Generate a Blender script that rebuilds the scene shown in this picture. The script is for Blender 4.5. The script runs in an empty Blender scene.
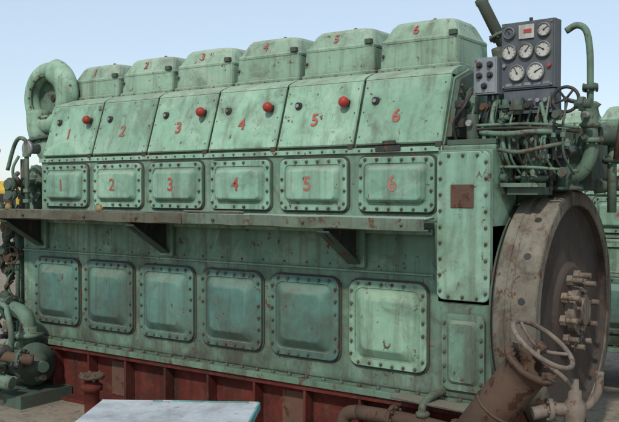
import bpy, bmesh, math, random
from mathutils import Vector, Matrix
random.seed(7)
ZC=1.9   # eye height; all heights below are relative to it
D=5.2
scene=bpy.context.scene
# ------------------------------------------------------------ materials
def N(nt,t,**k):
    n=nt.nodes.new(t)
    for a,b in k.items(): setattr(n,a,b)
    return n
MATS={}
def painted(name,base,alt,grime=(.075,.065,.045),rust=(.10,.055,.035),grime_amt=.55,chip=.62,rough=.6,metal=0,bump=.25,big=1.3,dust=None,spec=.3,crev=None,chalk=None,splash=None):
    m=bpy.data.materials.new(name); m.use_nodes=True; nt=m.node_tree; L=nt.links
    b=nt.nodes['Principled BSDF']
    tc=N(nt,'ShaderNodeTexCoord'); oi=N(nt,'ShaderNodeObjectInfo')
    def noise(sc,det=5,ro=.6,scale=(1,1,1),dist=0):
        mp=N(nt,'ShaderNodeMapping'); mp.inputs['Scale'].default_value=scale
        L.new(tc.outputs['Object'],mp.inputs[0])
        n=N(nt,'ShaderNodeTexNoise'); n.inputs['Scale'].default_value=sc; n.inputs['Detail'].default_value=det
        n.inputs['Roughness'].default_value=ro; n.inputs['Distortion'].default_value=dist
        L.new(mp.outputs[0],n.inputs[0]); return n.outputs['Fac']
    def ramp(f,a,c,lo=0,hi=1):
        r=N(nt,'ShaderNodeMapRange'); r.inputs[1].default_value=a; r.inputs[2].default_value=c
        r.inputs[3].default_value=lo; r.inputs[4].default_value=hi; L.new(f,r.inputs[0]); return r.outputs[0]
    def mul(a,c):
        ml=N(nt,'ShaderNodeMath',operation='MULTIPLY'); L.new(a,ml.inputs[0]); L.new(c,ml.inputs[1]); ml.use_clamp=True; return ml.outputs[0]
    def mix(f,a,c,bt='MIX'):
        x=N(nt,'ShaderNodeMix',data_type='RGBA',blend_type=bt)
        if isinstance(f,(int,float)): x.inputs[0].default_value=f
        else: L.new(f,x.inputs[0])
        for v,i in ((a,6),(c,7)):
            if isinstance(v,tuple): x.inputs[i].default_value=(*v,1)
            else: L.new(v,x.inputs[i])
        return x.outputs[2]
    col=mix(ramp(noise(big,4,.6),.38,.62),base,alt)
    fine=noise(9,7,.75)
    col=mix(ramp(fine,.40,.66,0,.4),col,tuple(min(1,c*1.35+.01) for c in base))
    if chalk:   # sun-bleached, rubbed patches with ragged edges
        col=mix(ramp(noise(2.1,7,.7,(1,1,1.3),.8),.50,.60,0,chalk[1]),col,chalk[0])
    vb=ramp(oi.outputs['Random'],0,1,.84,1.1); cmb=N(nt,'ShaderNodeCombineColor')
    for i in range(3): L.new(vb,cmb.inputs[i])
    col=mix(1.0,col,cmb.outputs[0],'MULTIPLY')
    st=ramp(noise(1,6,.68,(9,9,.45)),.49,.68,0,grime_amt)
    col=mix(st,col,grime)
    bl=ramp(noise(3.3,7,.72,dist=.6),.50,.68,0,grime_amt)
    col=mix(bl,col,grime)
    if splash:   # dirt and oil that has settled low on the casing
        sx=N(nt,'ShaderNodeSeparateXYZ'); L.new(tc.outputs['Object'],sx.inputs[0])
        col=mix(mul(ramp(sx.outputs[2],splash[1],splash[0],0,1),ramp(noise(4,7,.72,(1,1,.5)),.36,.6,.15,.95)),col,(.06,.055,.04))
    ch=ramp(noise(13,7,.72,(1,1,.8)),chip,chip+.035)
    col=mix(ch,col,rust)
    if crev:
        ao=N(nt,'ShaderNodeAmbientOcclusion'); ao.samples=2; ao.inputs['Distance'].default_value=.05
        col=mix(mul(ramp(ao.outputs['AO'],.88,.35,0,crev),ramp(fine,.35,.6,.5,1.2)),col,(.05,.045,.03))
    if dust:
        g=N(nt,'ShaderNodeNewGeometry'); sx=N(nt,'ShaderNodeSeparateXYZ'); L.new(g.outputs['Normal'],sx.inputs[0])
        up=ramp(sx.outputs[2],.3,.95,0,dust[1]); col=mix(up,col,dust[0])
    L.new(col,b.inputs['Base Color'])
    L.new(ramp(fine,.3,.7,rough-.12,rough+.2),b.inputs['Roughness'])
    b.inputs['Metallic'].default_value=metal
    b.inputs['Specular IOR Level'].default_value=spec
    if bump:
        bp=N(nt,'ShaderNodeBump'); bp.inputs['Strength'].default_value=bump; bp.inputs['Distance'].default_value=.006
        L.new(noise(22,5,.65),bp.inputs['Height']); 
        bp2=N(nt,'ShaderNodeBump'); bp2.inputs['Strength'].default_value=bump; bp2.inputs['Distance'].default_value=.035
        L.new(noise(2.5,2,.5),bp2.inputs['Height']); L.new(bp.outputs[0],bp2.inputs['Normal']); L.new(bp2.outputs[0],b.inputs['Normal'])
    MATS[name]=m
DG=((.34,.33,.24),.4)
CK=((.34,.46,.34),.45)
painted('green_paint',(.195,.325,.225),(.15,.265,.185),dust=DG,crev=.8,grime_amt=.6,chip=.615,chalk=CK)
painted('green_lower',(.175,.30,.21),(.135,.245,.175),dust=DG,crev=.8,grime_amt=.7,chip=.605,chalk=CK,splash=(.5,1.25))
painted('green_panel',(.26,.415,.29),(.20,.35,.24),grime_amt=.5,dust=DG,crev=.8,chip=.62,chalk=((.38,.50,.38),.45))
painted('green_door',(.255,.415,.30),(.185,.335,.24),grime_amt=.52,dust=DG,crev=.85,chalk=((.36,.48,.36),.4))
painted('teal_door',(.085,.19,.155),(.115,.225,.18),grime_amt=.55,dust=DG,crev=.85,chalk=((.15,.26,.21),.4),splash=(.55,1.1))  # darker teal: shade on the lower doors is put into the colour
painted('teal_door_b',(.10,.21,.165),(.07,.155,.13),grime_amt=.6,dust=DG,crev=.85,chalk=((.14,.25,.20),.4),splash=(.55,1.1))  # second shaded tone for alternate lower doors, shade painted in as well
painted('sunlit_door',(.23,.375,.26),(.14,.26,.185),grime_amt=.55,dust=DG,crev=.85,chalk=CK)  # paler copy for the last lower door, sunlight painted into its colour
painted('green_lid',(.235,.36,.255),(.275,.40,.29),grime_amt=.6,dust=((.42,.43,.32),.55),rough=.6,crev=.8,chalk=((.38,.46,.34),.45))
painted('green_dirty',(.105,.175,.12),(.145,.22,.155),grime_amt=.85,chip=.57)
painted('green_dark',(.05,.085,.063),(.08,.12,.088),grime_amt=.8,chip=.58)
painted('gasket',(.04,.05,.038),(.06,.07,.055),chip=.55,rough=.8)
painted('bolt_steel',(.10,.13,.10),(.07,.065,.05),chip=.52,rough=.5)
painted('red_primer',(.115,.022,.016),(.075,.019,.014),grime=(.038,.024,.018),grime_amt=.85,chip=.59,rough=.8,spec=.12,chalk=((.15,.05,.04),.5))
painted('red_bright',(.33,.032,.02),(.25,.03,.02),grime_amt=.35,chip=.64,rough=.45)
painted('red_number',(.40,.07,.05),(.33,.085,.06),grime=(.22,.32,.23),grime_amt=.4,chip=.64,rust=(.22,.34,.25),bump=0)
painted('rusty',(.085,.052,.036),(.125,.08,.055),rust=(.06,.03,.02),grime_amt=.5,chip=.55,rough=.8,bump=.5,spec=.15)
painted('rust_patch',(.14,.065,.045),(.10,.05,.036),rust=(.07,.03,.018),chip=.57,rough=.85)
painted('flywheel_rim',(.165,.14,.105),(.105,.095,.075),grime=(.045,.036,.026),grime_amt=.85,chip=.565,rough=.75,rust=(.095,.05,.032),dust=((.24,.215,.17),.45),spec=.15,chalk=((.21,.195,.155),.6))
painted('hub_steel',(.21,.165,.125),(.15,.12,.095),grime=(.06,.045,.035),grime_amt=.7,chip=.57,rough=.65,rust=(.11,.06,.04))
painted('flywheel_disc',(.048,.038,.031),(.078,.062,.05),grime=(.026,.022,.018),chip=.56,rough=.75,rust=(.09,.055,.038),metal=.05,spec=.2)
painted('grease_black',(.022,.022,.022),(.04,.038,.034),grime=(.07,.06,.045),chip=.6,rough=.5)
painted('walkway_rust',(.11,.105,.075),(.08,.078,.055),grime=(.05,.045,.035),chip=.56,rough=.8,dust=((.24,.23,.17),.55))
painted('walkway_green',(.12,.165,.12),(.10,.125,.09),grime=(.06,.052,.04),grime_amt=.8,chip=.58,rough=.75,dust=((.36,.43,.33),.75))
painted('panel_grey',(.10,.115,.13),(.075,.088,.10),grime=(.17,.16,.14),grime_amt=.55,chip=.63,rough=.65)
painted('box_grey',(.26,.285,.30),(.2,.23,.245),grime_amt=.5,chip=.62)
painted('dial_white',(.58,.57,.51),(.46,.45,.40),grime_amt=.4,chip=.75,bump=0,rough=.3)
painted('dial_red',(.45,.07,.05),(.4,.06,.05),grime_amt=.1,chip=.75,bump=0)
painted('steel_bright',(.33,.33,.31),(.23,.23,.21),grime_amt=.5,chip=.62,metal=.5,rough=.5)
painted('brass',(.30,.21,.08),(.24,.17,.08),grime_amt=.6,metal=.3,rough=.55,chip=.62)
painted('crate_top',(.50,.52,.52),(.38,.40,.41),grime=(.22,.2,.18),grime_amt=.6,chip=.61,rust=(.25,.22,.19),rough=.75)
painted('teal_edge',(.11,.34,.32),(.09,.26,.25),grime_amt=.5,chip=.57,rust=(.36,.38,.36))
painted('crate_side',(.28,.24,.19),(.2,.17,.13),chip=.6)
painted('yellow_paint',(.55,.36,.04),(.45,.29,.04),grime_amt=.5,chip=.62)
painted('tyre',(.02,.02,.02),(.03,.03,.028),chip=.7,rough=.85)
painted('glass_dark',(.03,.04,.05),(.03,.04,.05),chip=.8,rough=.15,bump=0)
painted('ground_sand',(.27,.225,.165),(.21,.175,.13),grime=(.10,.085,.065),rust=(.14,.11,.085),chip=.56,rough=.9,bump=.6,big=.35)
# ------------------------------------------------------------ mesh builder
def frame(ax):
    ax=Vector(ax).normalized()
    t=Vector((0,0,1)) if abs(ax.z)<.9 else Vector((1,0,0))
    u=ax.cross(t).normalized(); v=ax.cross(u).normalized(); return ax,u,v
class MB:
    def __init__(s): s.V=[]; s.F=[]
    def add(s,vs,fs,m,sm=False):
        o=len(s.V); s.V+= [Vector(v) for v in vs]
        s.F+=[(tuple(i+o for i in f),m,sm) for f in fs]
    def box(s,a,b,m):
        (x0,y0,z0),(x1,y1,z1)=a,b
        s.add([(x0,y0,z0),(x1,y0,z0),(x1,y1,z0),(x0,y1,z0),(x0,y0,z1),(x1,y0,z1),(x1,y1,z1),(x0,y1,z1)],
              [(0,1,2,3),(4,5,6,7),(0,1,5,4),(1,2,6,5),(2,3,7,6),(3,0,4,7)],m)
    def obox(s,c,size,rot,m):
        c=Vector(c); hx,hy,hz=[q/2 for q in size]
        vs=[c+rot@Vector((x*hx,y*hy,z*hz)) for z in(-1,1) for x,y in((-1,-1),(1,-1),(1,1),(-1,1))]
        s.add(vs,[(0,1,2,3),(4,5,6,7),(0,1,5,4),(1,2,6,5),(2,3,7,6),(3,0,4,7)],m)
    def prism(s,prof,x0,x1,m):
        n=len(prof); vs=[(x0,y,z) for y,z in prof]+[(x1,y,z) for y,z in prof]
        s.add(vs,[tuple(range(n)),tuple(range(n,2*n))]+[(i,(i+1)%n,(i+1)%n+n,i+n) for i in range(n)],m)
    def loft(s,rings,m,c0=True,c1=True,sm=False):
        n=len(rings[0]); vs=[v for r in rings for v in r]; fs=[]
        for k in range(len(rings)-1):
            for i in range(n): fs.append((k*n+i,k*n+(i+1)%n,(k+1)*n+(i+1)%n,(k+1)*n+i))
        s.add(vs,fs,m,sm)
        caps=[]
        if c0: caps.append(tuple(range(n)))
        if c1: caps.append(tuple(range((len(rings)-1)*n,len(rings)*n)))
        o=len(s.V)-len(vs)
        for c in caps: s.F.append((tuple(i+o for i in c),m,False))
    def lathe(s,p,ax,prof,m,n=32,sm=True,c0=True,c1=True):
        a,u,v=frame(ax); p=Vector(p)
        rings=[[p+a*d+(u*math.cos(t)+v*math.sin(t))*r for t in [2*math.pi*i/n for i in range(n)]] for d,r in prof]
        s.loft(rings,m,c0,c1,sm)
    def cyl(s,p0,p1,r,m,r1=None,n=20,sm=True):
        p0=Vector(p0);p1=Vector(p1); s.lathe(p0,p1-p0,[(0,r),((p1-p0).length,r if r1 is None else r1)],m,n,sm)
    def flange(s,p,ax,r,t,m,nb=8,bm='bolt_steel'):
        a,u,v=frame(ax); p=Vector(p); s.cyl(p-a*t/2,p+a*t/2,r,m,n=28)
        for i in range(nb):
            q=p+(u*math.cos(2*math.pi*i/nb)+v*math.sin(2*math.pi*i/nb))*r*.83
            s.cyl(q-a*(t/2+.012),q+a*(t/2+.012),r*.09+.003,bm,n=6,sm=False)
    def bolt(s,p,ax,r=.012,h=.012,m='bolt_steel'):
        p=Vector(p);a=Vector(ax).normalized(); s.cyl(p,p+a*h,r,m,n=6,sm=False); s.cyl(p+a*h,p+a*h*1.7,r*.5,m,n=6,sm=False)
    def torus(s,c,ax,R,r,m,n=40,k=12,a0=0,a1=2*math.pi,rf=None):
        a,u,v=frame(ax); c=Vector(c); full=abs(a1-a0-2*math.pi)<1e-6
        rings=[]
        for i in range(n+(0 if full else 1)):
            t=a0+(a1-a0)*i/n; d=u*math.cos(t)+v*math.sin(t); rr=rf(i/n) if rf else r
            rings.append([c+d*(R+rr*math.cos(q))+a*rr*math.sin(q) for q in [2*math.pi*j/k for j in range(k)]])
        if full: rings.append(rings[0])
        s.loft(rings,m,not full,not full,True)
    def tube(s,pts,r,m,n=10,res=6,straight=False,r1=None):
        P=[Vector(p) for p in pts]
        if straight: Q=P
        else:
            E=[P[0]*2-P[1]]+P+[P[-1]*2-P[-2]]; Q=[]
            for i in range(1,len(E)-2):
                for j in range(res):
                    t=j/res; a,b,c,d=E[i-1:i+3]
                    Q.append(.5*((2*b)+(c-a)*t+(2*a-5*b+4*c-d)*t*t+(3*b-a-3*c+d)*t**3))
            Q.append(P[-1])
        rings=[]; up=None
        for i,q in enumerate(Q):
            T=(Q[min(i+1,len(Q)-1)]-Q[max(i-1,0)]).normalized()
            if up is None: _,u,v=frame(T)
            else:
                u=(up-T*up.dot(T)).normalized(); v=T.cross(u)
            up=u; rr=r if r1 is None else r+(r1-r)*i/(len(Q)-1)
            rings.append([q+(u*math.cos(a)+v*math.sin(a))*rr for a in [2*math.pi*k/n for k in range(n)]])
        s.loft(rings,m,True,True,True)
    def wheel(s,c,ax,R,m,r=.012,sp=4):
        a,u,v=frame(ax); c=Vector(c); s.torus(c,ax,R,r,m)
        for i in range(sp):
            t=2*math.pi*i/sp+.3; s.cyl(c,c+(u*math.cos(t)+v*math.sin(t))*R,r*.7,m,n=8)
        s.cyl(c-a*.03,c+a*.02,R*.2,m,n=12)
    def build(s,name,parent=None,bevel=0,T=None):
        me=bpy.data.meshes.new(name); names=[]
        for _,m,_ in s.F:
            if m not in names: names.append(m)
        vs=[(T@v if T else v) for v in s.V]
        me.from_pydata([(v.x,v.y,v.z+ZC) for v in vs],[],[f for f,_,_ in s.F])
        for nm in names: me.materials.append(MATS[nm])
        for p,(f,m,sm) in zip(me.polygons,s.F):
            p.material_index=names.index(m); p.use_smooth=sm
        bm=bmesh.new(); bm.from_mesh(me); bmesh.ops.recalc_face_normals(bm,faces=bm.faces); bm.to_mesh(me); bm.free()
        o=bpy.data.objects.new(name,me); scene.collection.objects.link(o)
        if parent: o.parent=parent
        if bevel:
            b=o.modifiers.new('bevel','BEVEL'); b.width=bevel; b.segments=2; b.limit_method='ANGLE'; b.angle_limit=math.radians(35)
        return o
def empty(name):
    e=bpy.data.objects.new(name,None); scene.collection.objects.link(e); return e
def rr(cx,cz,w,h,r,y,k=4):
    r=max(r,.001); out=[]
    for sx,sz,a0 in((1,1,0),(-1,1,90),(-1,-1,180),(1,-1,270)):
        for i in range(k+1):
            a=math.radians(a0+90*i/k); out.append((cx+sx*(w/2-r)+r*math.cos(a),y,cz+sz*(h/2-r)+r*math.sin(a)))
    return out
def text(name,body,loc,rx,size,parent,mat='red_number',bold=.001,rz=0,tilt=0):
    c=bpy.data.curves.new(name,'FONT'); c.body=body; c.size=size; c.align_x='CENTER'; c.align_y='CENTER'; c.extrude=.0008; c.offset=bold
    o=bpy.data.objects.new(name+'_c',c); scene.collection.objects.link(o)
    bpy.context.view_layer.update()
    me=bpy.data.meshes.new_from_object(o.evaluated_get(bpy.context.evaluated_depsgraph_get()))
    bpy.data.objects.remove(o)
    M=Matrix.Translation((loc[0],loc[1],loc[2]+ZC))@Matrix.Rotation(rz,4,'Z')@Matrix.Rotation(rx,4,'X')@Matrix.Rotation(tilt,4,'Z')
    me.transform(M); me.materials.clear(); me.materials.append(MATS[mat])
    o=bpy.data.objects.new(name,me); scene.collection.objects.link(o); o.parent=parent
# ------------------------------------------------------------ main engine
E=empty('marine_diesel_engine')
XR=-2.545; P=.70; XL=XR-6*P
cx=[XR-P/2-P*(6-i) for i in range(1,7)]
b=MB()
b.box((-6.92,-.10,-1.37),(-2.15,1.40,-.22),'green_lower')
b.build('crankcase_lower',E,.012)
b=MB()
b.box((XL-.03,0,-.22),(-2.17,1.30,.30),'green_paint')
b.prism([(0.01,.30),(.03,.34),(.18,.775),(.42,.865),(1.0,.865),(1.25,.30)],XL,XR,'green_paint')
b.build('cylinder_block',E,.01)
b=MB()
b.box((XL-.04,-.018,.262),(XR+.0,.0,.298),'green_panel')
b.box((-6.92,-.125,-.30),(-2.56,-.10,-.262),'green_paint')
b.box((-6.92,-.112,-.575),(-2.56,-.10,-.562),'green_paint')
for k in range(40): b.bolt((XL+.05+k*.106,-.018,.28),(0,-1,0),.008,.008)
for k in range(21): b.bolt((-6.86+k*.204,-.10,-.53),(0,-1,0),.007,.007)
b.build('rails',E,.004)
def door(name,x,zc,w,h,y0,r,mat,f,depth,nx,nz,inr):
    q=MB()
    q.loft([rr(x,zc,w+.026,h+.026,r+.01,y0),rr(x,zc,w+.026,h+.026,r+.01,y0-.008)],'gasket')
    q.loft([rr(x,zc,w,h,r,y0-.008),rr(x,zc,w,h,r,y0-.028),rr(x,zc,w-.008,h-.008,r,y0-.032),
            rr(x,zc,w-2*f,h-2*f,r*.8,y0-.032),rr(x,zc,w-2*f-.008,h-2*f-.008,r*.8,y0-.026),
            rr(x,zc,w-2*f-.03,h-2*f-.03,r*.8,y0-.028),
            rr(x,zc,w-2*f-inr,h-2*f-inr,r*.7,y0-.028-depth*.93),rr(x,zc,w-2*f-inr-.02,h-2*f-inr-.02,r*.6,y0-.028-depth)],mat)
    hw=w/2-f*.45; hh=h/2-f*.45; c=r*.75; jr=lambda:random.uniform(-.004,.004)
    for i in range(nx):
        xx=x-hw+c+(2*hw-2*c)*i/(nx-1)
        for s_ in(-1,1):
            if random.random()>.04: q.bolt((xx+jr(),y0-.032,zc+s_*hh+jr()),(0,-1,0),.0105,random.uniform(.008,.015))
    for i in range(nz):
        zz=zc-hh+c+(2*hh-2*c)*i/(nz-1)
        for s_ in(-1,1):
            if random.random()>.04: q.bolt((x+s_*hw+jr(),y0-.032,zz+jr()),(0,-1,0),.0105,random.uniform(.008,.015))
    q.build(name,E)
low=['teal_door','teal_door_b','teal_door','teal_door_b','teal_door','sunlit_door']  # painted shade on all lower doors but the last, which is painted sunlit
for i,x in enumerate(cx):
    door('inspection_cover_%d'%(i+1),x,.04,.60,.385,0,.05,'green_door',.045,.048,6,4,.08)
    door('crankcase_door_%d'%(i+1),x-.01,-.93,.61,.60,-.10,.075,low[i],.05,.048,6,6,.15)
    text('door_number_%d'%(i+1),str(i+1),(x-.01+random.uniform(-.01,.01),-.0775,.04),math.pi/2,.15,E,bold=.002,tilt=random.uniform(-.06,.06))
for i,x in enumerate(cx):
    q=MB(); w=P-.018
    def ring(ins,off):
        zb,zt=.318+ins,.80-ins; out=[]
        for sx,z in((-1,zb),(1,zb),(1,zt),(-1,zt)):
            y=.012+(z-.318)*.326-off
            out.append((x+sx*(w/2-ins),y,z))
        return out
    q.loft([ring(0,-.06),ring(0,.02),ring(.012,.032)],'green_panel')
    q.prism([(.145,.802),(.17,.775),(.40,.86),(.39,.885),(.34,.88),(.26,.862),(.19,.835),(.155,.815)],x-w/2,x+w/2,'green_panel')
    for sx in(-1,1):
        for k in range(3):
            z=.38+k*.18; q.bolt((x+sx*(w/2-.03),-.02+(z-.318)*.326,z),(0,-1,.326),.006,.005,'green_dirty')
    q.build('camshaft_cover_%d'%(i+1),E,.010)
    z=.52; text('cover_number_%d'%(i+1),str(i+1),(x-.02+random.uniform(-.02,.02),-.024+(z-.318)*.326,z),math.pi/2-math.atan(.326),.14,E,bold=.002,tilt=random.uniform(-.06,.06))
q=MB()
for i,x in enumerate(cx):
    z=.64; y=-.02+(z-.318)*.326
    if i in(0,2,3,4):
        xx=x+.235
        q.cyl((xx,y+.01,z),(xx,y-.035,z-.0),.026,'grease_black')
        q.lathe((xx,y-.03,z),(0,-1,.15),[(0,.028),(.008,.036),(.022,.040),(.036,.038),(.05,.03),(.058,.018),(.061,.006)],'red_bright')
    xx=x-(.20 if i!=5 else .22)
    q.cyl((xx,y+.01,z+.0),(xx,y-.02,z),.028,'grease_black'); q.cyl((xx,y-.02,z),(xx,y-.035,z),.014,'steel_bright')
q.build('indicator_knobs',E,0)
def zring(x,y0,y1,w,ins,z,r,k=3):
    return [(p[0],p[2],z) for p in rr(x,(y0+y1)/2,w-2*ins,(y1-y0)-2*ins,r,0,k)]
for i,x in enumerate(cx):
    q=MB(); w=P-.022; y0,y1=.345,.93; dz=random.uniform(-.006,.006)-[.05,.03,.015,0,0,0][i]; x=x-.035
    q.loft([zring(x,y0,y1,w,0,.85,.03),zring(x,y0,y1,w,0,.905,.03),zring(x,y0,y1,w,.015,.91,.03),zring(x,y0,y1,w,.022,1.10+dz,.04),
            zring(x,y0,y1,w,.032,1.125+dz,.05),zring(x,y0,y1,w,.075,1.225+dz,.07),zring(x,y0,y1,w,.095,1.250+dz,.08),zring(x,y0,y1,w,.14,1.262+dz,.08)],'green_lid')
    q.loft([zring(x,y0,y1,w,.0245,1.125+dz,.05),zring(x,y0,y1,w,.0165,1.11+dz,.05),zring(x,y0,y1,w,.0185,1.092+dz,.05)],'green_lid')
    for k in range(5): q.bolt((x-.28+k*.14,y0,.882),(0,-1,0),.008,.008)
    if i!=2: q.torus((x+.02,.60,1.272+dz),(0,1,0),.018,.007,'green_dark',n=20,k=8)
    q.cyl((x+.02,.60,1.2),(x+.02,.60,1.262+dz),.02,'green_dark')
    q.cyl((x-.20,.75,1.15),(x-.20,.75,1.285+dz),.022,'gasket')
    q.box((x+w/2-.085,y0+.002,1.115+dz),(x+w/2-.03,y0+.04,1.15+dz),'green_dark')
    q.cyl((x-w/2+.05,y0+.02,1.0),(x-w/2+.05,y0-.008,1.0),.012,'bolt_steel')
    q.build('rocker_cover_%d'%(i+1),E,.008)
    text('lid_number_%d'%(i+1),str(i+1),(x-.03,.395,1.182+dz),math.atan2(.10,.043),.10,E,bold=.001)
b=MB()
b.box((-2.53,-.10,-.74),(-2.15,.30,.262),'green_paint')
b.loft([rr(-2.34,-.235,.375,.97,.05,-.10),rr(-2.34,-.235,.375,.97,.05,-.125),rr(-2.34,-.235,.365,.96,.05,-.13)],'green_door')
for k in range(9):
    z=-.66+k*.105
    for x in(-2.50,-2.18): b.bolt((x,-.13,z),(0,-1,0),.011,.012)
for k in range(3):
    for z in(-.695,.225): b.bolt((-2.44+k*.10,-.13,z),(0,-1,0),.011,.012)
b.box((-2.425,-.136,-.115),(-2.265,-.129,.035),'rust_patch')
b.build('end_column',E,.008)
b=MB()
b.loft([rr(-2.34,-1.06,.30,.50,.05,-.10),rr(-2.34,-1.06,.30,.50,.05,-.122),rr(-2.34,-1.06,.22,.42,.04,-.122),rr(-2.34,-1.06,.18,.38,.04,-.14)],'green_lower')
for k in range(5):
    for x in(-2.47,-2.21): b.bolt((x,-.122,-1.25+k*.095),(0,-1,0),.011,.011)
b.build('end_lower_cover',E,0)
b=MB()
b.box((-3.06,-.026,.272),(-2.86,-.018,.31),'grease_black')
b.box((-3.0,-.03,.318),(-2.9,-.015,.345),'grease_black')
for i,x in enumerate(cx): b.box((x+.30,-.02,.29),(x+.345,-.005,.33),'gasket')
b.build('name_plates',E,.002)
b=MB()
b.box((-6.98,-.21,-1.415),(-2.10,1.5,-1.37),'green_dirty')
for k in range(32): b.bolt((-6.9+k*.152,-.165,-1.37),(0,0,1),.016,.022)
b.build('foundation_flange',E,.006)
b=MB()
b.prism([(.05,.36),(.19,.76),(.42,.84),(.9,.84),(1.1,.36)],XR,XR+.035,'green_dark')
for k in range(7):
    t=k/6; b.bolt((XR+.035,.10+.11*t,.42+.30*t),(1,0,0),.013,.012)
b.cyl((XR+.03,.35,.60),(XR+.11,.35,.60),.09,'green_dirty'); b.flange((XR+.06,.35,.60),(1,0,0),.12,.02,'green_dark')
b.cyl((XR+.10,.08,.42),(XR+.10,.08,.55),.035,'grease_black'); b.cyl((XR+.1,.08,.55),(XR+.1,.08,.60),.05,'grease_black')
b.cyl((XR+.19,.05,.32),(XR+.19,.05,.50),.04,'green_dark'); b.cyl((XR+.19,.05,.44),(XR+.19,-.02,.44),.022,'steel_bright')
b.tube([(XR+.05,.1,.32),(XR+.06,.04,.45),(XR+.14,.02,.55),(XR+.16,.1,.66)],.012,'grease_black')
b.box((XR+.03,.0,.30),(-2.17,.9,.335),'green_dark')
b.build('block_end_fittings',E,.003)
# ------------------------------------------------------------ governor cluster (right end)
b=MB()
b.box((-2.17,.35,-.30),(-1.95,1.1,.30),'green_dark')
b.box((-2.36,.35,.335),(-2.05,.8,.62),'green_dark')
b.box((-2.0,.55,.0),(-1.72,.95,.42),'green_dark')
b.lathe((-2.02,.30,.05),(0,0,1),[(0,.09),(.02,.13),(.04,.13),(.05,.09),(.24,.09),(.25,.12),(.28,.12),(.30,.07),(.38,.06)],'green_dirty')
b.lathe((-1.84,.40,.0),(0,0,1),[(0,.11),(.02,.11),(.03,.08),(.22,.08),(.23,.1),(.26,.1),(.30,.05)],'green_dark')
b.lathe((-2.28,.22,.335),(0,0,1),[(0,.05),(.10,.05),(.11,.065),(.13,.065),(.15,.03),(.2,.03)],'green_dirty')
b.lathe((-2.17,.30,.30),(0,-1,0),[(0,.07),(.10,.07),(.11,.085),(.13,.085)],'green_dark')
b.flange((-2.17,.16,.30),(0,-1,0),.085,.02,'green_dirty',6)
for k in range(11):   # parallel runs of small-bore pipe
    x=-2.34+k*.058; zt=.52+.04*(k%3)
    b.tube([(x,.16,zt),(x,.10,.46),(x+.01,.05,.38),(x+.015,.06,.22),(x+.05,.15,.10)],.008,['green_dirty','grease_black','green_dark','bolt_steel'][k%4],n=8)
    b.cyl((x+.01,.05,.33),(x+.012,.052,.36),.016,'green_dirty',n=6,sm=False)
for z,m in((.425,'green_dirty'),(.40,'grease_black'),(.15,'green_dirty')):
    b.tube([(-2.38,.04,z),(-2.15,.03,z),(-1.95,.035,z-.005),(-1.78,.08,z-.02),(-1.70,.2,z-.03)],.010,m,n=8)
for k in range(22):
    x=random.uniform(-2.40,-1.70); x2=x+random.uniform(-.15,.15); y=random.uniform(.1,.6)
    z0=random.uniform(-.05,.25); z1=random.uniform(.36,.64)
    b.tube([(x,y,z0),(x+random.uniform(-.03,.03),y-random.uniform(0,.1),(z0+z1)/2-.08),((x+x2)/2,y-random.uniform(0,.1),(z0+z1)/2+.05),(x2,y+.03,z1)],
           random.choice([.006,.009,.014]),random.choice(['grease_black','green_dark','green_dirty','green_dirty','bolt_steel']),n=8)
for k in range(40):
    p=Vector((random.uniform(-2.38,-1.66),random.uniform(.0,.4),random.uniform(0.0,.56)))
    ax=random.choice([(1,0,0),(0,-1,0),(0,0,1)]); m=random.choice(['green_dirty','steel_bright','green_dark','grease_black','rusty','green_dirty','grease_black','green_dirty'])
    sc=random.uniform(.6,1.5)
    b.cyl(p,p+Vector(ax)*.07*sc,.02*sc,m); b.cyl(p+Vector(ax)*.02*sc,p+Vector(ax)*.04*sc,.034*sc,m,n=6,sm=False)
b.box((-2.13,-.02,.02),(-1.88,.12,.045),'green_dirty'); b.box((-2.10,.02,-.03),(-1.9,.3,.019),'green_dark')
b.tube([(-2.30,.05,.38),(-2.1,.0,.36),(-1.9,.02,.37),(-1.75,.1,.36)],.018,'green_dirty')
b.tube([(-2.14,-.02,.26),(-2.0,-.04,.24),(-1.85,-.0,.27),(-1.72,.1,.30)],.014,'bolt_steel')
b.build('governor_and_linkage',E,0)
b=MB()
b.tube([(-1.83,.34,1.04),(-1.76,.34,1.07),(-1.70,.34,1.03),(-1.675,.34,.90),(-1.67,.34,.72),(-1.67,.34,.55)],.022,'green_dirty',n=14)
b.flange((-1.67,.34,.66),(0,0,1),.05,.03,'green_dark',6)
b.lathe((-1.67,.34,.40),(0,0,1),[(0,.05),(.02,.07),(.04,.05),(.08,.06),(.13,.05),(.15,.07),(.17,.04)],'green_dirty')
b.cyl((-1.67,.34,.48),(-1.67,.22,.48),.02,'steel_bright')
b.wheel((-1.77,.16,.575),(.15,-1,.1),.08,'grease_black',.011,5)
b.cyl((-1.77,.16,.575),(-1.72,.34,.56),.014,'steel_bright')
b.tube([(-1.67,.34,.42),(-1.66,.34,.25),(-1.72,.34,.12),(-1.85,.38,.06)],.045,'green_dirty',n=16)
b.flange((-1.665,.34,.32),(0,0,1),.08,.03,'green_dirty')
b.tube([(-1.66,.5,.36),(-1.45,.7,.33),(-1.2,1.0,.3),(-1.1,1.5,.25),(-1.1,2.0,.2)],.06,'green_dark',n=16)
b.flange((-1.42,.74,.325),(.8,.8,-.1),.10,.03,'green_dirty')
b.tube([(-1.95,.8,.3),(-1.8,.85,.42),(-1.6,.9,.45),(-1.4,1.1,.42)],.035,'green_dirty',n=12)
b.cyl((-1.60,.6,-.15),(-1.60,.6,.42),.03,'green_dirty'); b.cyl((-1.55,.5,.2),(-1.50,.5,.55),.018,'rusty')
b.flange((-1.60,.6,.2),(0,0,1),.065,.03,'green_dark',6)
b.tube([(-1.75,.7,.02),(-1.5,.75,.06),(-1.35,.9,.05),(-1.2,1.3,.0)],.05,'green_dirty',n=14)
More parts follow.
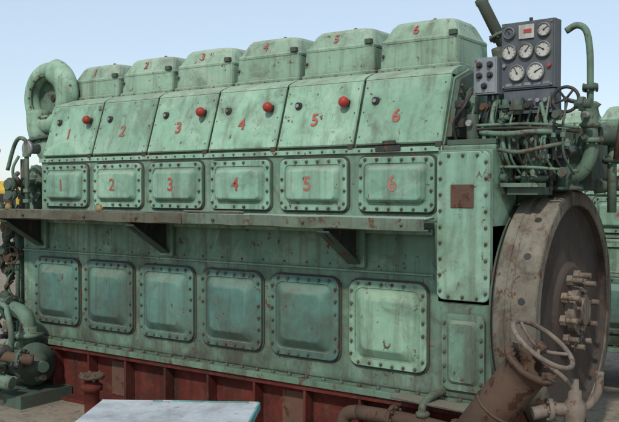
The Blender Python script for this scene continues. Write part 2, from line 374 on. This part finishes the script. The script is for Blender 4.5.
b.lathe((-1.44,.8,.05),(0,0,1),[(-.1,.07),(.06,.07),(.07,.1),(.1,.1),(.11,.04),(.26,.03)],'green_dark')
b.wheel((-1.44,.8,.33),(0,0,1),.09,'rusty',.01,4)
b.build('cooling_pipes',E,0)
b=MB()
d=Vector((.13,0.02,-.27)).normalized(); p=Vector((-2.50,.5,1.36))
b.lathe(p,d,[(0,.035),(0,.045),(.03,.047),(.04,.042),(.42,.042)],'green_dark')
b.lathe(p-d*.001,-d,[(0,.034),(.002,.034)],'grease_black')
b.flange(p+d*.30,d,.07,.02,'green_dirty',6)
b.tube([(-2.37,.5,1.0),(-2.33,.5,.8),(-2.3,.5,.6)],.045,'green_dark')
b.build('vent_pipe',E,0)
# ------------------------------------------------------------ flywheel
b=MB(); C=(0,.63,-.83); FX=-1.83
b.lathe(C,(1,0,0),[(-2.12,.25),(-2.12,.80),(-2.10,.83),(-2.03,.835),(-2.025,.825),(-1.99,.825),(-1.985,.835),(FX-.03,.83),(FX-.008,.82),(FX,.81),(FX,.735),(FX-.01,.725)],'flywheel_rim',n=128,sm=False,c0=False,c1=False)
b.lathe(C,(1,0,0),[(FX-.01,.725),(FX-.055,.715),(FX-.065,.69),(FX-.065,.34),(FX-.045,.32),(FX-.035,.30),(FX-.035,.15)],'flywheel_disc',n=128,sm=False,c0=False,c1=False)
b.lathe(C,(1,0,0),[(FX-.06,.17),(FX+.02,.165),(FX+.025,.16),(FX+.025,.10),(FX+.06,.095),(FX+.06,.04)],'hub_steel',n=48,sm=False)
for k in range(10):
    a=2*math.pi*k/10+.15; y=.63+.245*math.cos(a); z=-.83+.245*math.sin(a)
    b.cyl((FX-.04,y,z),(FX,y,z),.038,'hub_steel',n=6,sm=False); b.cyl((FX,y,z),(FX+.07+random.uniform(-.015,.015),y,z),.02,'hub_steel',n=14)
for k in range(6):
    a=2*math.pi*k/6+.4; y=.63+.13*math.cos(a); z=-.83+.13*math.sin(a)
    b.cyl((FX,y,z),(FX+.055,y,z),.018,'rusty',n=6,sm=False)
for k in range(18):
    a=math.radians(190+k*20); e=Vector((0,math.cos(a),math.sin(a))); c=Vector(C)+Vector((-1.92,0,0))
    b.cyl(c+e*.80,c+e*.8345,.024,'grease_black',n=18)
b.build('flywheel',E,.003)
b=MB()
b.lathe(C,(1,0,0),[(-2.148,.3),(-2.148,.79),(-2.135,.79),(-2.135,.3)],'green_dark',n=64,sm=False)
b.build('flywheel_back_plate',E,0)
# ------------------------------------------------------------ turbo volute at far-left end
b=MB()
c=Vector((-7.0,.28,.92))
b.torus(c,(0,-1,0),.27,.1,'green_panel',n=60,k=20,a0=math.radians(-60),a1=math.radians(250),rf=lambda t:.065+.06*t)
b.torus(c,(0,-1,0),.27,.082,'green_panel',n=60,k=16)
b.lathe(c+Vector((0,-.02,0)),(0,1,0),[(0,.235),(.05,.20),(.15,.17),(.3,.14)],'green_dirty',n=48,c0=False)
b.lathe(c+Vector((0,.12,0)),(0,-1,0),[(0,.13),(.0,.12),(.04,.05),(.09,.03)],'grease_black',n=32)
b.torus(c+Vector((0,-.07,0)),(0,-1,0),.21,.014,'green_dirty',n=48,k=8)
for k in range(14):
    a=2*math.pi*k/14; b.bolt(c+Vector((.21*math.cos(a),-.08,.21*math.sin(a))),(0,-1,0),.01,.012)
b.lathe(c+Vector((0,.05,0)),(0,1,0),[(0,.30),(.1,.27),(.15,.2),(.4,.2),(.41,.26),(.44,.26),(.45,.2),(.7,.2)],'green_dirty',n=40)
b.tube([c+Vector((-.18,.0,-.13)),c+Vector((-.15,.0,-.34)),c+Vector((-.06,.05,-.55)),c+Vector((.1,.1,-.7))],.12,'green_paint',n=20)
b.flange(c+Vector((-.13,.02,-.42)),(.2,0,-1),.16,.03,'green_dark',10)
b.build('turbocharger',E,0)
b=MB()
b.box((-7.08,.05,-1.37),(-6.92,1.2,-.25),'green_dirty')
b.box((XL-.14,.1,-.22),(XL-.03,1.1,.30),'green_dirty')
b.box((-8.1,.95,-1.9),(-7.08,1.5,-.2),'green_dark')
b.lathe((-7.25,.3,-.1),(0,0,1),[(-.2,.14),(-.18,.18),(-.14,.18),(-.13,.13),(.15,.13),(.16,.17),(.2,.17),(.22,.08),(.35,.05)],'green_dirty')
b.lathe((-7.35,.45,-.65),(0,-1,0),[(0,.2),(.12,.2),(.13,.24),(.17,.24),(.18,.15),(.24,.1)],'green_dirty')
b.lathe((-7.2,.3,-1.15),(0,-1,0),[(-.3,.17),(.12,.17),(.13,.2),(.17,.2),(.18,.1),(.3,.08)],'rusty')
b.lathe((-6.93,-.02,.40),(0,-1,0),[(-.1,.05),(0,.05),(.01,.075),(.03,.075),(.035,.06)],'steel_bright')
for x,y,z0,z1,r,m in[(-6.93,-.05,-.2,.42,.022,'green_dirty'),(-7.02,-.02,-.2,.30,.03,'green_dark'),(-7.12,.1,-.2,.22,.018,'steel_bright'),(-7.22,.25,-1.5,.15,.04,'green_dark'),(-7.35,.2,-1.7,.0,.028,'rusty'),(-6.99,-.12,-1.35,-.3,.02,'green_dirty'),(-7.04,-.02,-1.6,-.3,.035,'green_dirty'),(-7.15,.1,-1.5,-.3,.022,'green_dirty'),(-7.5,.5,-1.5,-.1,.05,'green_dirty'),(-7.7,.8,-1.5,-.1,.03,'rusty')]:
    b.cyl((x,y,z0),(x,y,z1),r,m); 
    for k in range(3):
        z=random.uniform(z0+.05,z1-.05); b.cyl((x,y,z),(x,y,z+.035),r*1.8,m,n=random.choice([6,16]),sm=False)
b.tube([(-6.93,-.05,.4),(-6.95,-.05,.48),(-7.05,-.05,.5),(-7.2,0,.42),(-7.3,0,.2)],.02,'green_dirty')
for k in range(120):
    y=random.uniform(-.15,.9); x=random.uniform(-7.3-y*.6,-6.99-.1*max(y,0)); z=random.uniform(-1.7,.1)
    L_=random.uniform(.1,.4); dx=random.choice([-1,1])
    hz=random.random()<.35
    pts=[(x,y,z),(x+dx*.04,y-.03,z+L_*.4),(x+dx*.02,y-.05,z+L_*.7),(x,y,z+L_)]
    if hz: pts=[(x,y,z),(x-L_*.4,y-.03,z+.02),(x-L_*.8,y-.05,z-.03),(x-L_,y,z-.1)]
    b.tube(pts,random.choice([.010,.014,.022,.035]),random.choice(['green_dark','rusty','grease_black','green_dirty','green_dirty','bolt_steel']),n=8)
    if k%2==0:
        m=random.choice(['green_dark','rusty','green_dirty','flywheel_rim']); r_=random.uniform(.03,.06)
        b.cyl((x,y-.05,z),(x,y-.13,z),r_,m,n=14); b.cyl((x,y-.08,z),(x,y-.10,z),r_*1.4,'green_dark',n=random.choice([6,18]),sm=False)
b.wheel((-6.98,-.20,-.62),(.3,-1,.1),.08,'rusty',.01,4); b.cyl((-6.98,-.2,-.62),(-7.0,.05,-.62),.015,'steel_bright')
b.build('free_end_pipework',E,0)
G=empty('oil_pump')
b=MB()
GT=Matrix.Translation((.42,.10,.06))
b.lathe((-6.95,-.45,-1.62),(1,-.25,0),[(-.35,.10),(-.3,.10),(-.29,.18),(-.26,.18),(-.25,.15),(.0,.17),(.12,.15),(.13,.19),(.17,.19),(.18,.11),(.24,.1),(.26,.05),(.34,.05)],'green_dark',n=36)
b.lathe((-6.95,-.45,-1.50),(0,0,1),[(0,.09),(.1,.09),(.11,.14),(.14,.14),(.15,.08),(.2,.08)],'green_dirty',n=28)
b.tube([(-6.95,-.45,-1.32),(-6.97,-.45,-1.22),(-7.08,-.45,-1.17),(-7.4,-.4,-1.15),(-7.9,-.4,-1.14)],.07,'green_dirty',n=20)
b.flange((-7.2,-.43,-1.16),(1,0,0),.12,.04,'green_dark')
b.tube([(-6.65,-.62,-1.55),(-6.8,-.75,-1.52),(-7.3,-.8,-1.5),(-8,-.8,-1.5)],.05,'rusty',n=16)
b.flange((-6.72,-.68,-1.54),(1,.3,0),.09,.03,'green_dark')
b.tube([(-6.7,-.8,-1.73),(-7.0,-.9,-1.7),(-8,-1.0,-1.7)],.06,'green_dirty',n=16)
b.flange((-6.85,-.84,-1.715),(1,.3,0),.1,.03,'green_dirty')
b.tube([(-6.85,-.7,-1.5),(-6.82,-.72,-1.3),(-6.9,-.7,-1.15),(-7.1,-.6,-1.1),(-7.6,-.6,-1.0)],.025,'green_dirty',n=12)
for k in range(14):
    p=Vector((random.uniform(-7.3,-6.75),random.uniform(-.75,-.4),random.uniform(-1.75,-1.25))); ax=random.choice([(1,0,0),(0,-1,0),(0,0,1)]); sc=random.uniform(.8,1.8); m=random.choice(['green_dirty','rusty','green_dark','grease_black','flywheel_rim'])
    b.cyl(p,p+Vector(ax)*.09*sc,.02*sc,m); b.cyl(p+Vector(ax)*.02*sc,p+Vector(ax)*.04*sc,.034*sc,m,n=6,sm=False)
b.box((-7.3,-.75,-1.96),(-6.65,-.2,-1.85),'green_dark')
b.build('pump_body',G,0,GT)
# ------------------------------------------------------------ walkway
W=empty('engine_walkway')
b=MB()
def plank(x0,x1,m,xe=None):
    x2=x1 if xe is None else xe
    b.add([(x0,-.101,-.18),(x1,-.101,-.18),(x2,-.55,-.18),(x0,-.55,-.18),(x0,-.101,-.196),(x1,-.101,-.196),(x2,-.55,-.196),(x0,-.55,-.196)],
      [(0,1,2,3),(4,5,6,7),(0,1,5,4),(1,2,6,5),(2,3,7,6),(3,0,4,7)],m)
    n=max(2,int((x2-x0)/.16)); vs=[]
    for i in range(n+1):
        xx=x0+(x2-x0)*i/n; j=random.uniform(-.005,.005); j2=random.uniform(-.006,.006)
        vs+=[(xx,-.562+j2,-.25+j),(xx,-.562+j,-.173+j*.6),(xx,-.551+j,-.173+j*.6),(xx,-.551+j2,-.25+j)]
    fs=[(0,1,2,3),tuple(n*4+q for q in range(4))]
    for i in range(n):
        for q in range(4): fs.append((i*4+q,i*4+(q+1)%4,i*4+4+(q+1)%4,i*4+4+q))
    b.add(vs,fs,m)
    b.box((x0,-.545,-.255),(x2,-.50,-.247),m)
plank(-8.2,-6.4,'walkway_rust'); plank(-6.395,-4.42,'walkway_rust'); plank(-4.415,-2.56,'walkway_green',-2.40)
b.box((-6.6,-.545,-.176),(-4.4,-.50,-.166),'walkway_rust')
for x in(-8.0,-7.3,-6.3,-5.5,-4.9,-4.1,-3.3,-2.55): b.bolt((x,-.564,-.215),(0,-1,0),.013,.012)
for x in(-6.55,-5.35,-6.75): b.lathe((x,-.53,-.168),(0,0,1),[(0,.03),(.03,.03),(.035,.018),(.05,.018)],'brass')
b.tube([(-4.45,-.50,-.16),(-4.3,-.42,-.165),(-4.1,-.35,-.165),(-3.95,-.4,-.165)],.012,'walkway_rust')
b.build('walkway_plates',W,.003)
b=MB()
for x in(-6.62,-5.0,-3.16):
    b.add([(x,-.101,-.256),(x,-.54,-.256),(x,-.52,-.30),(x,-.15,-.50),(x,-.101,-.50)]+[(x+.014,-.101,-.256),(x+.014,-.54,-.256),(x+.014,-.52,-.30),(x+.014,-.15,-.50),(x+.014,-.101,-.50)],
      [(0,1,2,3,4),(5,6,7,8,9)]+[(i,(i+1)%5,(i+1)%5+5,i+5) for i in range(5)],'grease_black')
    b.add([(x-.05,-.535,-.27),(x+.05,-.535,-.27),(x+.05,-.14,-.508),(x-.05,-.14,-.508),(x-.05,-.54,-.28),(x+.05,-.54,-.28),(x+.05,-.145,-.52),(x-.05,-.145,-.52)],
      [(0,1,2,3),(4,5,6,7),(0,1,5,4),(1,2,6,5),(2,3,7,6),(3,0,4,7)],'green_dark')
    b.box((x-.06,-.14,-.54),(x+.08,-.101,-.26),'green_paint')
    b.box((x-.04,-.50,-.245),(x+.05,-.11,-.20),'green_dark')
b.build('walkway_brackets',W,.003)
# ------------------------------------------------------------ red base
B=empty('steel_engine_bed')
b=MB()
b.box((-6.9,-.08,-1.9),(-2.0,1.4,-1.416),'red_primer')
b.box((-6.92,-.19,-1.455),(-2.05,-.081,-1.417),'red_primer')
b.box((-6.92,-.22,-1.9),(-2.05,-.081,-1.87),'red_primer')
x=-6.86
k=0
while x<-2.1:
    b.box((x,-.185,-1.869),(x+.022,-.081,-1.456),'red_primer'); x+=.47
    if k%4==2: b.box((x-.26,-.088,-1.80),(x-.03,-.081,-1.50),'rust_patch')
    k+=1
b.build('bed_frame',B,.004)
# ------------------------------------------------------------ gauge panel
Gp=empty('gauge_panel')
b=MB()
T=Matrix.Translation((-2.025,.17,0))@Matrix.Rotation(math.radians(-4),4,'Z')
b.box((-.185,0,.66),(.185,.10,1.10),'panel_grey'); b.box((-.175,-.008,.67),(.175,0,1.09),'panel_grey')
b.box((-.17,.01,.50),(.18,.12,.655),'panel_grey'); b.box((-.15,-.0,.53),(.16,.01,.63),'panel_grey')
def dial(x,z,r,needle,face='dial_white'):
    b.lathe((x,-.008,z),(0,-1,0),[(0,r),(.02,r),(.024,r*.93),(.024,r*.86),(.016,r*.84)],'steel_bright' ,n=32,c0=False,c1=False)
    b.lathe((x,-.008,z),(0,-1,0),[(0,r*.85),(.015,r*.85)],face,n=32)
    d=Vector((math.cos(needle),0,math.sin(needle)))
    b.tube([Vector((x,-.026,z))-d*r*.2,Vector((x,-.026,z))+d*r*.7],.0028,'grease_black',n=6,straight=True)
    b.cyl((x,-.02,z),(x,-.029,z),.006,'grease_black')
    for k in range(9):
        a=math.radians(-50+k*35); e=Vector((math.cos(a),0,math.sin(a)))
        b.tube([Vector((x,-.0242,z))+e*r*.62,Vector((x,-.0242,z))+e*r*.78],.0018,'grease_black',n=4,straight=True)
dial(-.12,1.03,.038,2.2,'panel_grey'); dial(.12,1.03,.045,.6)
b.box((-.055,-.02,.985),(.05,-.008,1.075),'dial_white'); b.box((-.02,-.024,1.02),(.035,-.0205,1.045),'dial_red')
dial(-.12,.905,.052,1.9); dial(-.003,.905,.052,.9); dial(.115,.905,.053,2.6)
dial(-.065,.765,.056,2.0); dial(.065,.765,.06,.5)
b.lathe((.155,-.008,.80),(0,-1,0),[(0,.012),(.02,.012)],'dial_red'); b.lathe((-.155,-.008,.82),(0,-1,0),[(0,.012),(.02,.012)],'steel_bright')
for k in range(5): b.box((-.15+k*.065,-.010,.682),(-.105+k*.065,-.0079,.70),'box_grey')
for k in range(6): b.cyl((-.13+k*.052,0,.58),(-.13+k*.052,-.025,.58),.014,random.choice(['steel_bright','grease_black','grease_black']))
for x in(-.165,.165):
    for z in(.68,1.08): b.bolt((x,-.008,z),(0,-1,0),.007,.006,'steel_bright')
b.cyl((.0,.05,1.10),(.0,.05,1.13),.012,'grease_black')
b.cyl((-.12,.08,.0),(-.12,.08,.50),.016,'grease_black'); b.cyl((.13,.08,.0),(.13,.08,.50),.016,'grease_black')
for k in range(10):
    x=-.15+k*.032; b.tube([(x,.06,.51),(x+.005,.05,.42),(x+random.uniform(-.02,.02),.06,.33),(x+random.uniform(-.04,.04),.12,.18)],.005,random.choice(['grease_black','rusty','green_dark']),n=6)
b.build('panel_box',Gp,.004,T)
Sb=empty('switch_box')
b=MB()
b.box((-2.39,.14,.64),(-2.225,.24,.885),'box_grey'); b.box((-2.38,.134,.65),(-2.235,.139,.875),'box_grey')
for x,z in((-2.345,.835),(-2.27,.835),(-2.345,.765),(-2.27,.765),(-2.31,.695)):
    b.lathe((x,.134,z),(0,-1,0),[(0,.022),(.01,.022),(.012,.016),(.03,.014)],'grease_black')
b.cyl((-2.3,.2,.34),(-2.3,.2,.64),.015,'grease_black')
b.tube([(-2.26,.2,.64),(-2.25,.19,.55),(-2.2,.17,.5),(-2.15,.2,.4)],.009,'grease_black')
b.build('switch_box_body',Sb,.004)
# ------------------------------------------------------------ rusty pipe + handwheel valve (foreground right)
Rv=Vector((.819,.574,0)); U=Vector((0,0,1)); Tc=Vector((.574,-.819,0))
n_=(.93*(.50*Rv+.86*U)+.36*Tc).normalized()
c=Vector((-1.53,-.90,-.80))
Rp=empty('rusty_pipe')
b=MB(); c2=c-n_*.10-U*.02
b.lathe(c2,n_,[(-.9,.125),(-.25,.12),(-.12,.118),(-.03,.12),(-.03,.150),(-.005,.152),(-.002,.148),(-.002,.112),(-.02,.105),(-.3,.10)],'rusty',n=44,c1=False)
b.torus(c2-n_*.33,n_,.121,.008,'rusty',n=40,k=8)
for k in range(8):
    a=2*math.pi*k/8+.2; _,u,v=frame(n_); b.bolt(c2+(u*math.cos(a)+v*math.sin(a))*.133,n_,.010,.014,'rusty')
b.build('pipe_shell',Rp,0)
Vv=empty('handwheel_valve')
b=MB()
b.torus(c,n_,.178,.0135,'hub_steel',n=56,k=12)
_,u,v=frame(n_)
for a in(.35,2.45,4.55):
    e=u*math.cos(a)+v*math.sin(a); b.tube([c-n_*.035,c-n_*.03+e*.07,c+e*.172],.010,'hub_steel',n=8)
b.cyl(c-n_*.06,c+n_*.0,.026,'rusty',n=8)
vb=Vector((-1.40,-.78,-1.15))
b.tube([c-n_*.03,c-n_*.10+Rv*.04,(c+vb)/2+Rv*.02,vb+U*.10],.013,'hub_steel',n=10)
b.lathe(vb,(0,0,1),[(-.12,.03),(-.11,.055),(-.09,.055),(-.08,.04),(-.03,.06),(.03,.06),(.06,.035),(.10,.035),(.11,.022),(.16,.02)],'hub_steel',n=24)
b.tube([vb+U*.0,vb-Rv*.12,vb-Rv*.22-U*.02],.035,'hub_steel',n=14); b.flange(vb-Rv*.13,Rv,.06,.025,'hub_steel',6)
b.tube([vb,vb+Rv*.07+U*.02,vb+Rv*.12+U*.09,vb+Rv*.13+U*.2],.022,'hub_steel',n=12)
b.tube([vb-U*.1,vb-U*.35,vb-U*.75],.032,'rusty',n=14,straight=True)
b.build('valve_body',Vv,0)
# ------------------------------------------------------------ bench
Cr=empty('metal_workbench')
T=Matrix.Translation((-2.55,-2.62,-.01))@Matrix.Rotation(math.radians(31),4,'Z')
b=MB()
b.box((-.36,-.26,-.97),(.36,.26,-.95),'crate_top')
b.box((-.12,.262,-.98),(.362,.272,-.946),'teal_edge'); b.box((-.36,.262,-.98),(-.122,.272,-.948),'crate_top'); b.box((.361,-.27,-.98),(.37,.26,-.946),'teal_edge')
b.box((-.34,-.24,-1.75),(.34,.24,-.971),'crate_side')
for x in(-.33,.29):
    for y in(-.23,.19): b.box((x,y,-1.89),(x+.04,y+.04,-1.751),'rusty')
for z in(-1.2,-1.45): b.box((-.345,-.246,z),(.345,-.241,z+.01),'gasket')
b.build('bench_body',Cr,.003,T)
H=empty('red_standpipe')
b=MB()
b.lathe((-5.35,-.62,-1.9),(0,0,1),[(0,.12),(.03,.12),(.04,.06),(.28,.06),(.29,.085),(.33,.085),(.34,.06),(.36,.055),(.37,.03)],'red_primer',n=28)
b.flange((-5.35,-.62,-1.5),(0,0,1),.10,.03,'rusty',6)
b.build('standpipe_body',H,0)
# drain manifold lying along the bed, with a narrow tread plate on it
Pl=empty('drain_manifold')
b=MB()
b.tube([(-3.0,-.33,-1.50),(-2.6,-.36,-1.49),(-2.2,-.42,-1.50),(-1.95,-.50,-1.52),(-1.8,-.58,-1.62),(-1.78,-.60,-1.9)],.05,'rusty',n=16)
b.flange((-2.72,-.352,-1.493),(1,-.07,0),.085,.03,'rusty'); b.flange((-2.25,-.41,-1.498),(1,-.12,0),.085,.03,'rusty')
b.tube([(-3.0,-.33,-1.50),(-3.1,-.32,-1.53),(-3.13,-.32,-1.62),(-3.13,-.32,-1.9)],.05,'rusty',n=16)
b.tube([(-2.5,-.37,-1.49),(-2.5,-.37,-1.38),(-2.48,-.30,-1.33),(-2.46,-.16,-1.32)],.026,'green_dirty',n=12)
b.lathe((-2.5,-.37,-1.45),(0,0,1),[(0,.03),(.01,.045),(.03,.045),(.04,.03)],'green_dirty')
b.obox((-2.42,-.30,-1.365),(.62,.16,.01),Matrix.Rotation(math.radians(2),3,'Y'),'walkway_rust')
b.tube([(-2.9,-.52,-1.66),(-2.3,-.56,-1.62),(-1.9,-.66,-1.66),(-1.75,-.7,-1.9)],.03,'rusty',n=12)
b.build('manifold_pipes',Pl,0)
Pb=empty('scrap_beam')
b=MB()
for z0,z1,w in((-1.9,-1.885,.09),(-1.885,-1.765,.008),(-1.765,-1.75,.09)): b.obox((-1.3,-.9,(z0+z1)/2),(2.2,w*2,z1-z0),Matrix.Rotation(.3,3,'Z'),'rusty')
b.build('beam_body',Pb,0)
# ------------------------------------------------------------ second engine behind
E2=empty('marine_diesel_engine.001')
for o in list(E.children):
    c2=bpy.data.objects.new(o.name+'_b',o.data); scene.collection.objects.link(c2); c2.parent=E2
    for md in o.modifiers:
        n2=c2.modifiers.new('bevel','BEVEL'); n2.width=md.width; n2.segments=1; n2.limit_method='ANGLE'
E2.scale=(.86,.86,.86); E2.location=(1.55,2.9,0)
# ------------------------------------------------------------ yellow loader
Yl=empty('yellow_wheel_loader')
T=Matrix.Translation((-21.2,9.4,-1.9))@Matrix.Rotation(math.radians(25),4,'Z')
b=MB()
b.prism([(-.7,.9),(.7,.9),(.7,1.9),(.5,2.15),(-.5,2.15),(-.7,1.9)],-.3,2.8,'yellow_paint')
b.box((-1.9,-.75,.8),(-.3,.75,1.5),'yellow_paint')
for x in(-1.85,-.4):
    for y in(-.7,.62): b.box((x,y,1.5),(x+.08,y+.08,3.0),'yellow_paint')
b.box((-1.78,-.62,1.5),(-.42,.62,2.9),'glass_dark'); b.box((-1.95,-.8,3.0),(-.2,.8,3.1),'yellow_paint')
for x in(-1.8,2.0):
    for y in(-1.0,1.0):
        b.lathe((x,y-.25,.75),(0,1,0),[(0,.35),(0,.68),(.08,.75),(.42,.75),(.5,.68),(.5,.35)],'tyre',n=32); b.lathe((x,y-.27,.75),(0,1,0),[(0,.1),(.03,.33),(.5,.33),(.54,.1)],'yellow_paint',n=24)
for y in(-.5,.5): b.obox((-3.0,y,1.1),(2.4,.15,.3),Matrix.Rotation(.35,3,'Y')@Matrix.Identity(3),'yellow_paint')
b.prism([(-1.3,.2),(1.3,.2),(1.3,.3),(-1.3,.3)],-4.9,-3.9,'yellow_paint'); b.box((-4.0,-1.3,.2),(-3.9,1.3,1.2),'yellow_paint')
for k in range(6): b.box((.2+k*.35,-.706,1.2),(.4+k*.35,-.7,1.8),'grease_black')
b.build('loader_body',Yl,.03,T)
# ------------------------------------------------------------ ground
me=bpy.data.meshes.new('ground'); S=3000
me.from_pydata([(-S,-S,0),(S,-S,0),(S,S,0),(-S,S,0)],[],[(0,1,2,3)]); me.materials.append(MATS['ground_sand'])
g=bpy.data.objects.new('ground',me); scene.collection.objects.link(g)
# ------------------------------------------------------------ light
w=bpy.data.worlds.new('World'); scene.world=w; w.use_nodes=True; nt=w.node_tree
sky=nt.nodes.new('ShaderNodeTexSky'); sky.sky_type='NISHITA'; sky.sun_disc=False
az=math.radians(16); el=math.radians(43)
s=Vector((math.sin(az)*math.cos(el),-math.cos(az)*math.cos(el),math.sin(el)))
sky.sun_elevation=el; sky.sun_rotation=math.atan2(s.x,s.y); sky.dust_density=.3; sky.air_density=1.0; sky.altitude=0
mx=nt.nodes.new('ShaderNodeMix'); mx.data_type='RGBA'; mx.inputs[0].default_value=.65   # even haze over the sky
nt.links.new(sky.outputs[0],mx.inputs[6]); mx.inputs[7].default_value=(4.2,5.0,5.9,1)
nt.links.new(mx.outputs[2],nt.nodes['Background'].inputs[0]); nt.nodes['Background'].inputs[1].default_value=.15
l=bpy.data.lights.new('sun','SUN'); l.energy=2.5; l.angle=math.radians(2.5); l.color=(1,.955,.87)
lo=bpy.data.objects.new('sun',l); scene.collection.objects.link(lo); lo.rotation_euler=s.to_track_quat('Z','Y').to_euler()
# ------------------------------------------------------------ camera
cd=bpy.data.cameras.new('camera'); cd.sensor_width=36; cd.lens=850/619*36; cd.clip_end=8000
co=bpy.data.objects.new('camera',cd); scene.collection.objects.link(co); co.location=(0,-D,ZC)
co.rotation_euler=(math.radians(90-1.41),0,math.radians(35)); scene.camera=co
scene.view_settings.view_transform='Standard'; scene.view_settings.look='None'; scene.view_settings.exposure=0
